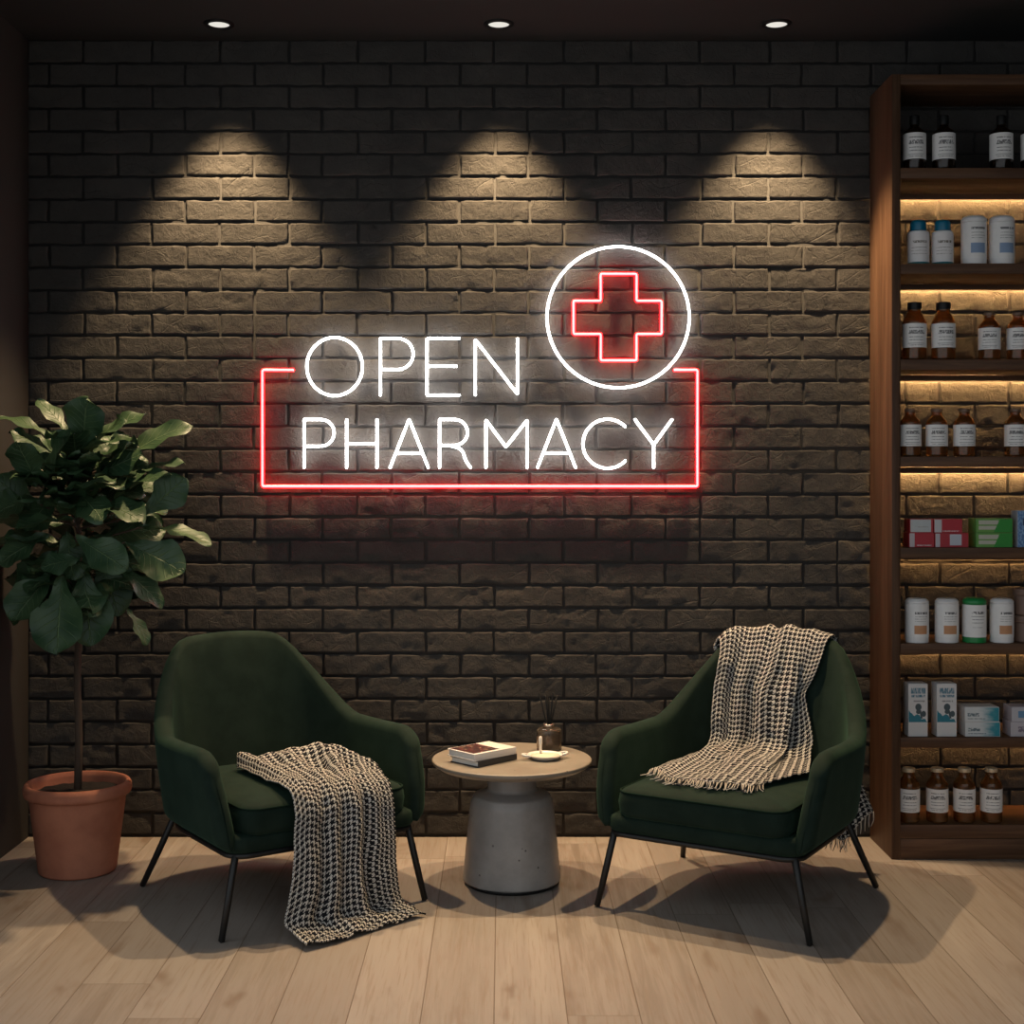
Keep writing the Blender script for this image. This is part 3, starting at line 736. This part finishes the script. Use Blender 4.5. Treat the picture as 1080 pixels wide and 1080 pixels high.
carton('tall white box with blue flower print nearest the shelf side', 958, 978.5, Z, .181, .062, M['flower_front'], M['card'], G, 4.723)
carton('tall white box with blue flower print beside the low teal boxes', 988, 1009, Z, .181, .062, M['flower_front'], M['card'], G, 4.723)
G = 'low teal and white boxes'
carton('low white and teal box, lower of the two stacked', 1018, 1055, Z, .050, .085, M['teal_front'], M['card'], G)
carton('low white and teal box, upper of the two stacked', 1017.5, 1054, Z + .051, .050, .085, M['teal_front'], M['card'], G, 4.7225)
G = 'pale boxes at the right edge'
carton('pale lilac box under a pale blue one at the right picture edge', 1066, 1104, Z, .050, .08, M['lilac_front'], M['lilac_card'], G)
carton('pale box with a blue panel on top of the lilac box', 1067, 1104, Z + .051, .050, .08, M['sky_front'], M['lilac_card'], G, 4.724)

# ------------------------------------------------------------------ potted fig tree
PX, PY = -1.415, 4.58
fig = thing('potted_fig_tree', 'potted fiddle leaf fig tree in a terracotta pot by the left wall', 'potted plant', (PX, PY, 0))
one('pot', lathe(fillet([(0, .002), (.118, .0), (.126, .006), (.157, .255), (.170, .257), (.1745, .266), (.1745, .288), (.167, .298), (.157, .298), (.150, .285), (.148, .25), (.0, .25)], .006, 4), 64), M['terracotta'], fig)
sv, sf = lathe([(0, .268), (.03, .270), (.06, .266), (.09, .269), (.12, .266), (.148, .262)], 40)
sv = [(x, y, z + .008 * float(vnoise(x * 60, y * 60, 4))) for x, y, z in sv]
one('soil', (sv, sf), M['soil'], fig)
trunk = [(0, 0, .25), (.004, .0, .45), (-.003, .004, .62), (.002, .0, .78), (.0, .0, .92), (.006, .003, 1.06), (.002, 0, 1.2), (.01, 0, 1.32), (.012, 0, 1.42)]
mb = MB().add(tube(trunk, [.0135, .0125, .012, .0115, .011, .010, .009, .007, .005], 12))
LEAFV, LEAFF, LEAFUV = [], [], []
def leaf(b, t_, w, nh, droop=.15, wave=.5, seed=0):
    """fiddle-shaped blade from b to t_ (local), width w, face towards nh"""
    b, t_ = Vector(b), Vector(t_); ax = t_ - b; L = ax.length; a = ax.normalized(); nh = Vector(nh)
    n = (nh - a * nh.dot(a)); n = n.normalized() if n.length > 1e-3 else a.orthogonal().normalized()
    s = a.cross(n); nu, nv = 9, 15; o = len(LEAFV); rr = random.Random(seed); ph = rr.uniform(0, 6); cup = rr.uniform(-.05, .35); bend = droop * rr.uniform(.6, 1.3)
    for i in range(nv):
        v = .5 - .5 * math.cos(PI * i / (nv - 1))
        ww = w * .5 * (max(0, math.sin(PI * min(v ** 1.25, 1))) ** .55 * (.60 + .46 * sstep(.15, .65, v) - .08 * math.exp(-((v - .36) / .12) ** 2)))
        if i in (0, nv - 1): ww = w * .02
        for k in range(nu):
            u = k / (nu - 1) * 2 - 1
            x = u * ww; hgt = cup * abs(u) ** 1.5 * ww - bend * L * (v * v - v * .8) * 1.0
            hgt += math.sin(v * 15 + ph + (2 if u > 0 else 0)) * .12 * w * abs(u) ** 2 * wave
            hgt += .022 * w * math.cos((v - abs(u) * .22) * 8.5 * 2 * PI) * (1 - abs(u))
            p = b + a * (L * v) + s * x + n * hgt
            p.x = max(p.x, XL + .012 - PX); p.y = min(p.y, YB - .03 - PY)
            LEAFV.append(p[:]); LEAFUV.append((u, v))
    LEAFF.extend(tuple(q + o for q in f) for f in grid_faces(nv, nu))
def Q(px, py, dy=0.):                                        # crown sketch: right, up, towards the back (m) from the crown centre
    d = 4.58 + dy; return ((px - 530) / 1450 * d - PX, dy, 1.33 - (py - 497) / 1450 * d)
F_ = (0, -1, .25); U_ = (0, -.35, 1)
LEAVES = [  # base, tip, width in metres, facing, droop
 (Q(66, 607, -.16), Q(60, 690, -.25), .172, (-.05, -1, .30), .1), (Q(88, 600, -.10), Q(96, 681, -.16), .155, (.3, -1, .2), .1), (Q(58, 600, -.12), Q(12, 656, -.20), .135, (-.2, -1, .5), .15),
 (Q(80, 566, -.20), Q(133, 600, -.26), .118, (.05, -1, .6), .15), (Q(86, 588, -.17), Q(43, 598, -.22), .085, (0, -1, .7), .1), (Q(52, 563, -.13), Q(-2, 594, -.18), .11, (-.2, -1, .7), .15),
 (Q(78, 548, -.12), Q(18, 556, -.26), .10, (-.2, -.45, 1), .2), (Q(39, 512, -.14), Q(18, 466, -.22), .125, (-.3, -1, .25), -.1), (Q(42, 532, -.12), Q(73, 452, -.20), .085, (-.9, -.8, .4), .1),
 (Q(87, 474, -.10), Q(92, 420, -.19), .150, (-.05, -1, .35), .1), (Q(75, 462, 0), Q(40, 420, .06), .07, (.3, -.5, 1), .2), (Q(62, 468, -.03), Q(-2, 436, -.02), .07, (.2, -.35, 1), .25),
 (Q(92, 472, -.06), Q(153, 434, -.02), .10, (-.2, -.5, .9), .2), (Q(122, 488, .02), Q(201, 446, .04), .11, (-.2, -.6, .7), .2), (Q(74, 486, -.14), Q(124, 462, -.24), .09, (.1, -.25, 1), .25),
 (Q(68, 518, -.16), Q(121, 504, -.28), .10, (0, -.3, 1), .25), (Q(136, 502, .0), Q(194, 486, -.05), .09, (0, -.3, 1), .2), (Q(118, 528, -.05), Q(178, 497, -.12), .10, (-.2, -.4, 1), .2),
 (Q(150, 556, -.02), Q(223, 571, -.08), .085, (0, -.3, 1), .3), (Q(132, 572, -.12), Q(194, 604, -.14), .14, (.15, -1, .45), .15), (Q(124, 596, -.05), Q(172, 640, -.08), .08, (.6, -.7, .4), .2),
 (Q(134, 642, .0), Q(156, 680, .0), .06, (.9, -.5, .3), .15), (Q(152, 542, -.06), Q(196, 504, -.08), .12, (.3, -.9, .2), .1), (Q(40, 540, -.06), Q(-6, 503, -.10), .11, (-.2, -.9, .4), .1),
 (Q(36, 525, -.10), Q(-4, 540, -.14), .12, (-.2, -.8, .6), .15), (Q(100, 530, -.10), Q(150, 548, -.22), .12, (.2, -.5, .9), .2), (Q(95, 505, -.05), Q(150, 478, -.10), .11, (.1, -.7, .6), .15),
 (Q(92, 538, -.10), Q(62, 532, -.24), .11, (-.1, -.6, .8), .2), (Q(84, 520, -.10), Q(108, 548, -.24), .11, (.1, -.8, .6), .15), (Q(96, 500, -.06), Q(70, 496, -.20), .11, (-.1, -.5, .9), .2), (Q(70, 560, -.08), Q(78, 612, -.14), .12, (0, -1, .3), .1), (Q(60, 520, -.06), Q(26, 560, -.12), .12, (-.3, -1, .4), .12),
 (Q(60, 505, -.06), Q(30, 488, -.08), .12, (-.3, -.9, .4), .1), (Q(60, 580, -.04), Q(20, 628, -.06), .13, (-.3, -1, .4), .12), (Q(105, 585, -.02), Q(125, 650, -.04), .13, (.3, -1, .3), .12), (Q(75, 590, -.04), Q(60, 640, -.08), .12, (-.2, -1, .2), .1)]
for k, (b, t_, w, nh, dr) in enumerate(LEAVES): leaf(b, t_, w, nh, dr, .8, k)
rl = random.Random(21)
for k in range(84):                                          # the rest of the crown, behind the leaves that face out
    z = rl.uniform(.95, 1.42); az = rl.uniform(0, 2 * PI); rad = .30 * math.sqrt(max(.15, 1 - ((z - 1.17) / .36) ** 2)) * rl.uniform(.75, 1.05)
    b = (math.cos(az) * .05, math.sin(az) * .05 + .02, z - .03); up = (z - 1.15) * .6 + rl.uniform(-.06, .06)
    tp = (math.cos(az) * rad, math.sin(az) * rad * .95 + .03, z + up * .5 + rl.uniform(-.05, .04))
    leaf(b, tp, rl.uniform(.10, .15), (math.cos(az) * .35, -.55, .9), .22, .9, 100 + k)
for k, (b, t_, w, nh, dr) in enumerate(LEAVES):              # petioles back to the trunk
    zt = min(max(b[2] - .05, .80), 1.42); mb.add(tube([(0.004, 0, zt), ((b[0]) * .5, b[1] * .5, (zt + b[2]) / 2 - .005), b], [.0042, .0032, .0026], 6))
mb.build('trunk', M['bark'], fig)
fo = one('foliage', (LEAFV, LEAFF), M['leaf'], fig, True, LEAFUV)

# ------------------------------------------------------------------ throws
def catmull(P, n):
    """n points evenly spaced along a centripetal-ish spline through P"""
    P = np.asarray(P, float); Q = np.vstack([2 * P[0] - P[1], P, 2 * P[-1] - P[-2]]); out = []
    for i in range(1, len(Q) - 2):
        a, b, c, d = Q[i - 1], Q[i], Q[i + 1], Q[i + 2]
        for t in np.linspace(0, 1, 14, endpoint=False):
            out.append(.5 * (2 * b + (c - a) * t + (2 * a - 5 * b + 4 * c - d) * t * t + (3 * b - 3 * c + d - a) * t ** 3))
    out.append(Q[-2]); out = np.array(out)
    L = np.concatenate([[0], np.cumsum(np.linalg.norm(np.diff(out, axis=0), axis=1))]); s = np.linspace(0, L[-1], n)
    return np.stack([np.interp(s, L, out[:, k]) for k in range(3)], 1), L[-1]
def smooth_w(A, k=2):
    A = np.array(A, float)
    for _ in range(k): A[1:-1] = A[1:-1] * .5 + (A[:-2] + A[2:]) * .25
    return A
def cloth(name, G, width, m, parent=None, thick=.0045):
    nw, ns = G.shape[:2]
    seg = np.linalg.norm(np.diff(G, axis=1), axis=2); v = np.concatenate([np.zeros((nw, 1)), np.cumsum(seg, 1)], 1); v = v - v[:, :1]; v = v * .35 + v.mean(0)[None] * .65
    u = np.repeat(np.linspace(0, width, nw)[:, None], ns, 1)
    uv = np.stack([u, v], -1).reshape(-1, 2)
    o = one(name, (list(map(tuple, G.reshape(-1, 3))), grid_faces(nw, ns)), m, parent, True, uv)
    o['nw'], o['ns'], o['width'] = nw, ns, width
    md = o.modifiers.new('thickness', 'SOLIDIFY'); md.thickness = thick; md.offset = 0
    return o
def cushion_z(x, y):
    """height of the cushion's top near (x, y)"""
    return .393 - .006 * ((x / .27) ** 2 + ((y + .04) / .3) ** 2) - .02 * float(sstep(-.315, -.34, y))

def gv(w, c, s): return math.exp(-((w - c) / s) ** 2)
# left chair: pulled off the seat, over its front edge and onto the floor
NW, NS = 88, 120; G = np.zeros((NW, NS, 3))
for a in range(NW):
    w = a / (NW - 1)
    I = lambda *k: float(np.interp(w, [p[0] for p in k], [p[1] for p in k]))
    p0 = np.array((I((0, -.128), (.12, -.112), (.3, -.03), (.6, .13), (.8, .19), (1, .222)), I((0, .045), (.12, .085), (.3, .055), (.6, -.02), (.8, -.11), (1, -.225)), I((0, .400), (.05, .412), (.13, .440), (.22, .422), (.38, .440), (.6, .462), (.72, .446), (.82, .430), (.92, .432), (1, .410))))
    xf = -.132 + .322 * w; xm = -.158 + .345 * w; xb = -.182 + .385 * w
    def fold(s):                                            # depth of the folds, >0 goes in; s = 0 at the seat edge .. 1 at the floor
        return .034 * gv(w, .70 + .07 * s, .045 + .015 * s) + .017 * gv(w, .30 - .03 * s, .05) + .014 * gv(w, .47 + .03 * s, .045) + .012 * gv(w, .87, .04) - .014 * gv(w, .60 + .05 * s, .06) - .012 * gv(w, .38, .05) - .010 * gv(w, .16, .09) - .012 * gv(w, .84 + .05 * s, .06)
    f2 = math.sin(2 * PI * 2.2 * w + 1.0) * .6 + math.sin(2 * PI * 4.6 * w + .5) * .3
    hump = .030 * gv(w, .13, .07) + .026 * gv(w, .40, .09) + .036 * gv(w, .64, .06) + .022 * gv(w, .86, .05) - .016 * gv(w, .52, .05) - .014 * gv(w, .74, .04)
    p1 = p0 * .62 + np.array((xf, -.29, .404)) * .38; p1[2] = cushion_z(p1[0], p1[1]) + .014 + max(hump, -.006)
    p2 = np.array((xf, -.302, .409 - min(fold(0) * .5, .008)))
    p15 = p1 * .45 + p2 * .55; p15[2] = cushion_z(p15[0], p15[1]) + .013 + max(0, hump * .55 - fold(0) * .2)
    p3 = np.array((xf, -.362 + fold(.1) * .6, .372)); p4 = np.array((xf * .6 + xm * .4, -.383 + fold(.3) * .8, .27)); p5 = np.array((xm + .008 * math.sin(w * 6.3), -.398 + fold(.6), .15))
    p6 = np.array((xb, -.402 + fold(.9) * 1.1 - .01 * math.sin(w * PI), .050))
    p7 = np.array((xb + .010 + .022 * w ** 3, -.422 - .014 * f2 - .02 * math.sin(PI * w) + fold(1.) * .6, .014 + .011 * (f2 + 1) * .6))
    hem = np.array((I((0, -.172), (.5, .03), (1, .258)), I((0, -.520), (.25, -.515), (.5, -.492), (.75, -.470), (1, -.452)), .005 + .003 * (f2 + 1)))
    p8 = p7 * .5 + hem * .5; p8[2] = .008 + .022 * max(0, f2) * (1 - .3 * w) + .014 * gv(w, .8, .08)
    p05 = p0 * .75 + p1 * .25; p05[2] = max(p0[2], p1[2]) + .006 * math.sin(PI * w) - .020 * gv(w, .50, .10)
    p05[2] = max(p05[2], .409)
    G[a], _ = catmull([p0, p05, p1, p15, p2, p3, p4, p5, p6, p7, p8, hem], NS)
for k in range(NS): G[:, k] = smooth_w(G[:, k], 2)
jx = vnoise(G[..., 0] * 26, G[..., 1] * 26 + G[..., 2] * 26, 5); jz = vnoise(G[..., 0] * 42 + 9, G[..., 1] * 30 + G[..., 2] * 42, 8)
hang = sstep(.39, .34, G[..., 2]) * sstep(.02, .08, G[..., 2])
G[..., 1] -= (np.clip(jx * .6 + .25, 0, 1) * .012 + np.clip(jz, 0, 1) * .006) * hang; G[..., 2] += np.clip(jx + .2, 0, 1) * .016 * (1 - hang) + np.clip(jz, 0, 1) * .009 * (1 - hang)
t = thing('throw_blanket', 'black and cream houndstooth throw sliding off the left armchair seat onto the floor', 'throw blanket', LC[0], LC[1])
cloth('cloth', G, .41, M['wool'], t)

# right chair: over the back, down to the seat
NW, NS = 88, 130; G = np.zeros((NW, NS, 3))
KW = [0, .15, .3, .45, .6, .75, .83, 1.]
def K(w, *v): return float(np.interp(w, KW, v))
for a in range(NW):
    w = a / (NW - 1); dt = -.222 + .382 * w; h = top_h(dt) + .022 * float(sstep(.28, .0, w))
    tkb = TK * .5
    top = .012 * gv(w, .42, .05) + .014 * gv(w, .60, .06) - .010 * gv(w, .51, .04) + .006 * gv(w, .82, .06) + .004 * gv(w, .1, .1)
    def rid(q):                                             # outward ridges of the hanging part, q = 0 at the rim .. 1 at the seat
        return .020 * gv(w, .30 + .03 * q, .07) + .022 * gv(w, .56 - .02 * q, .06) + .012 * gv(w, .70, .05) + .012 * gv(w, .09, .07) - .030 * q * gv(w, .43, .045) - .012 * gv(w, .195, .035) - .010 * gv(w, .635, .03)
    dm = K(w, -.238, -.188, -.135, -.082, -.02, .074, .052, .098); db = K(w, -.240, -.190, -.135, -.075, -.01, .064, .042, .145)
    om = K(w, .014, .020, .024, .026, .028, .034, .012, .008); ob = K(w, .026, .038, .044, .040, .040, .048, .016, .010)
    ex_, ey_ = K(w, -.228, -.168, -.10, -.03, .045, .130, .150, .205), K(w, -.165, -.205, -.250, -.243, -.238, -.232, -.12, .045)
    ey_ += .012 * math.sin(w * 21)
    xb = -.12 + .402 * w; zb_ = .105 + .02 * math.sin(w * 5) + .115 * float(sstep(.72, 1., w)); bo = .012 * math.sin(2 * PI * 3.4 * w)
    P = [np.array((xb, .462 + bo, zb_)), np.array((xb * .8, .463 + bo * .8, .36)), np.array((xb * .5 + shell_pt(dt, h - .06, 0)[0] * .5, .462 + bo * .5, .60))]
    ri = tkb * .8 + .012
    P += [shell_pt(dt, h - .035, ri), shell_pt(dt, h - .004, ri * .7) + np.array((0, 0, .006 + top * .6)), shell_pt(dt, h, 0) + np.array((0, 0, .013 + max(top, -.004))), shell_pt(dt, h - .006, -ri * .75) + np.array((0, 0, .004 + max(top, 0) * .6))]
    for z, q in ((.695, .25), (.645, .6), (.60, 1.), (.55, 1.), (.50, 1.), (.455, 1.)):
        z = min(z, h - .04 - (.695 - z) * .95) if z > .58 else z
        kk = float(sstep(.60, .43, z)); d = (dt * (1 - q) + dm * q) * (1 - kk) + db * kk
        off = (.012 * (1 - q) + om * q) * (1 - kk) + ob * kk + rid(kk * .6 + q * .4) * (.4 + .6 * q) * (1 if w < .8 else .25)
        P.append(shell_pt(d, z, -(tkb + max(off, .007))))
    b0 = P[-1].copy(); b0[1] -= .022; b0[2] = .422 + .010 * gv(w, .3, .12) + .008 * gv(w, .58, .08); P.append(b0)
    E_ = np.array((ex_, ey_, 0.))
    for q in (.14, .30, .48, .66, .84, 1.):
        p = b0 * (1 - q) + E_ * q; lo = 1 if w < .8 else .3
        lift = .012 + lo * ((.026 * gv(w, .22 - .1 * q, .10) + .024 * gv(w, .50 + .06 * q, .07) + .014 * gv(w, .72, .05)) * (1 - q * .75) + .020 * gv(q, .22 + .25 * w, .09) * gv(w, .35, .25) - .008 * gv(w, .38, .05)) + (.008 if .45 < w < .8 else 0) * (1 - q)
        p[2] = cushion_z(p[0], p[1]) + max(lift, .008); P.append(p)
    G[a], _ = catmull(P, NS)
for k in range(NS): G[:, k] = smooth_w(G[:, k], 2)
jx = vnoise(G[..., 0] * 30, G[..., 1] * 30 + G[..., 2] * 30, 15); jz = vnoise(G[..., 0] * 55, G[..., 1] * 55 + G[..., 2] * 55, 25)
seat = sstep(.45, .41, G[..., 2]) * (G[..., 1] < .3); inner = sstep(.43, .47, G[..., 2]) * (G[..., 1] < .40)
G[..., 2] += (np.clip(jx + .15, 0, 1) * .012 + np.clip(jz, 0, 1) * .006) * seat; G[..., 1] -= (np.clip(jx + .1, 0, 1) * .010 + np.clip(jz, 0, 1) * .004) * inner
t = thing('throw_blanket', 'fringed black and cream houndstooth throw draped over the back of the right armchair', 'throw blanket', RCH[0], RCH[1])
cloth('cloth', G, .42, M['wool'], t)
rf = random.Random(9); mb = MB(); md_ = MB()
for k in range(96):
    x = k / 95 * (NW - 1) * .80; i = int(x); f = x - i; i2 = min(i + 1, NW - 1)
    e = G[i, -1] * (1 - f) + G[i2, -1] * f; q = G[i, -4] * (1 - f) + G[i2, -4] * f; dr = e - q; dr[2] = 0; dr = dr / (np.linalg.norm(dr) + 1e-6)
    L = rf.uniform(.018, .036); sd = np.array((rf.uniform(-.45, .45), 0, 0)); p1 = e + (dr + sd) * L * .5; p2 = e + (dr + sd * 2) * L
    p1[2] = cushion_z(p1[0], p1[1]) + .006; p2[2] = cushion_z(p2[0], p2[1]) + .0035
    (mb if k % 5 in (0, 2, 3) else md_).add(tube([e, p1, p2], [.0017, .0016, .0010], 5))
for k in range(60):
    x = k / 59 * (NW - 1); i = min(int(x), NW - 2); f = x - i; e = G[i, 0] * (1 - f) + G[i + 1, 0] * f; L = rf.uniform(.03, .05)
    (mb if k % 2 else md_).add(tube([e + np.array((0, 0, .004)), e + np.array((rf.uniform(-.005, .005), rf.uniform(-.004, .004), -L * .5)), e + np.array((rf.uniform(-.008, .008), rf.uniform(-.006, .006), -L))], [.0018, .0017, .0011], 5))
o = md_.build('fringe', M['dark_fringe'], t); o['kind'] = 'stuff'; o['label'] = 'dark strands of the fringe'
o = mb.build('fringe', M['fringe'], t); o['kind'] = 'stuff'; o['label'] = 'cream strands of the fringe'

# ------------------------------------------------------------------ light, camera
w = bpy.data.worlds.new('World'); sc.world = w; w.use_nodes = True
bg = w.node_tree.nodes['Background']; bg.inputs[0].default_value = (.88, .95, 1., 1); bg.inputs[1].default_value = .74
cam = bpy.data.cameras.new('Camera'); co = bpy.data.objects.new('Camera', cam); C.objects.link(co)
co.location = (0, 0, 1.33); co.rotation_euler = (PI / 2, 0, 0)
cam.sensor_width = 36; cam.lens = 1450 / 1080 * 36; cam.shift_x = 10 / 1080; cam.shift_y = -43 / 1080; cam.clip_start = .05
sc.camera = co
vs = sc.view_settings; vs.view_transform = 'Standard'; vs.look = 'None'; vs.gamma = 1; vs.use_curve_mapping = False; vs.exposure = 0.
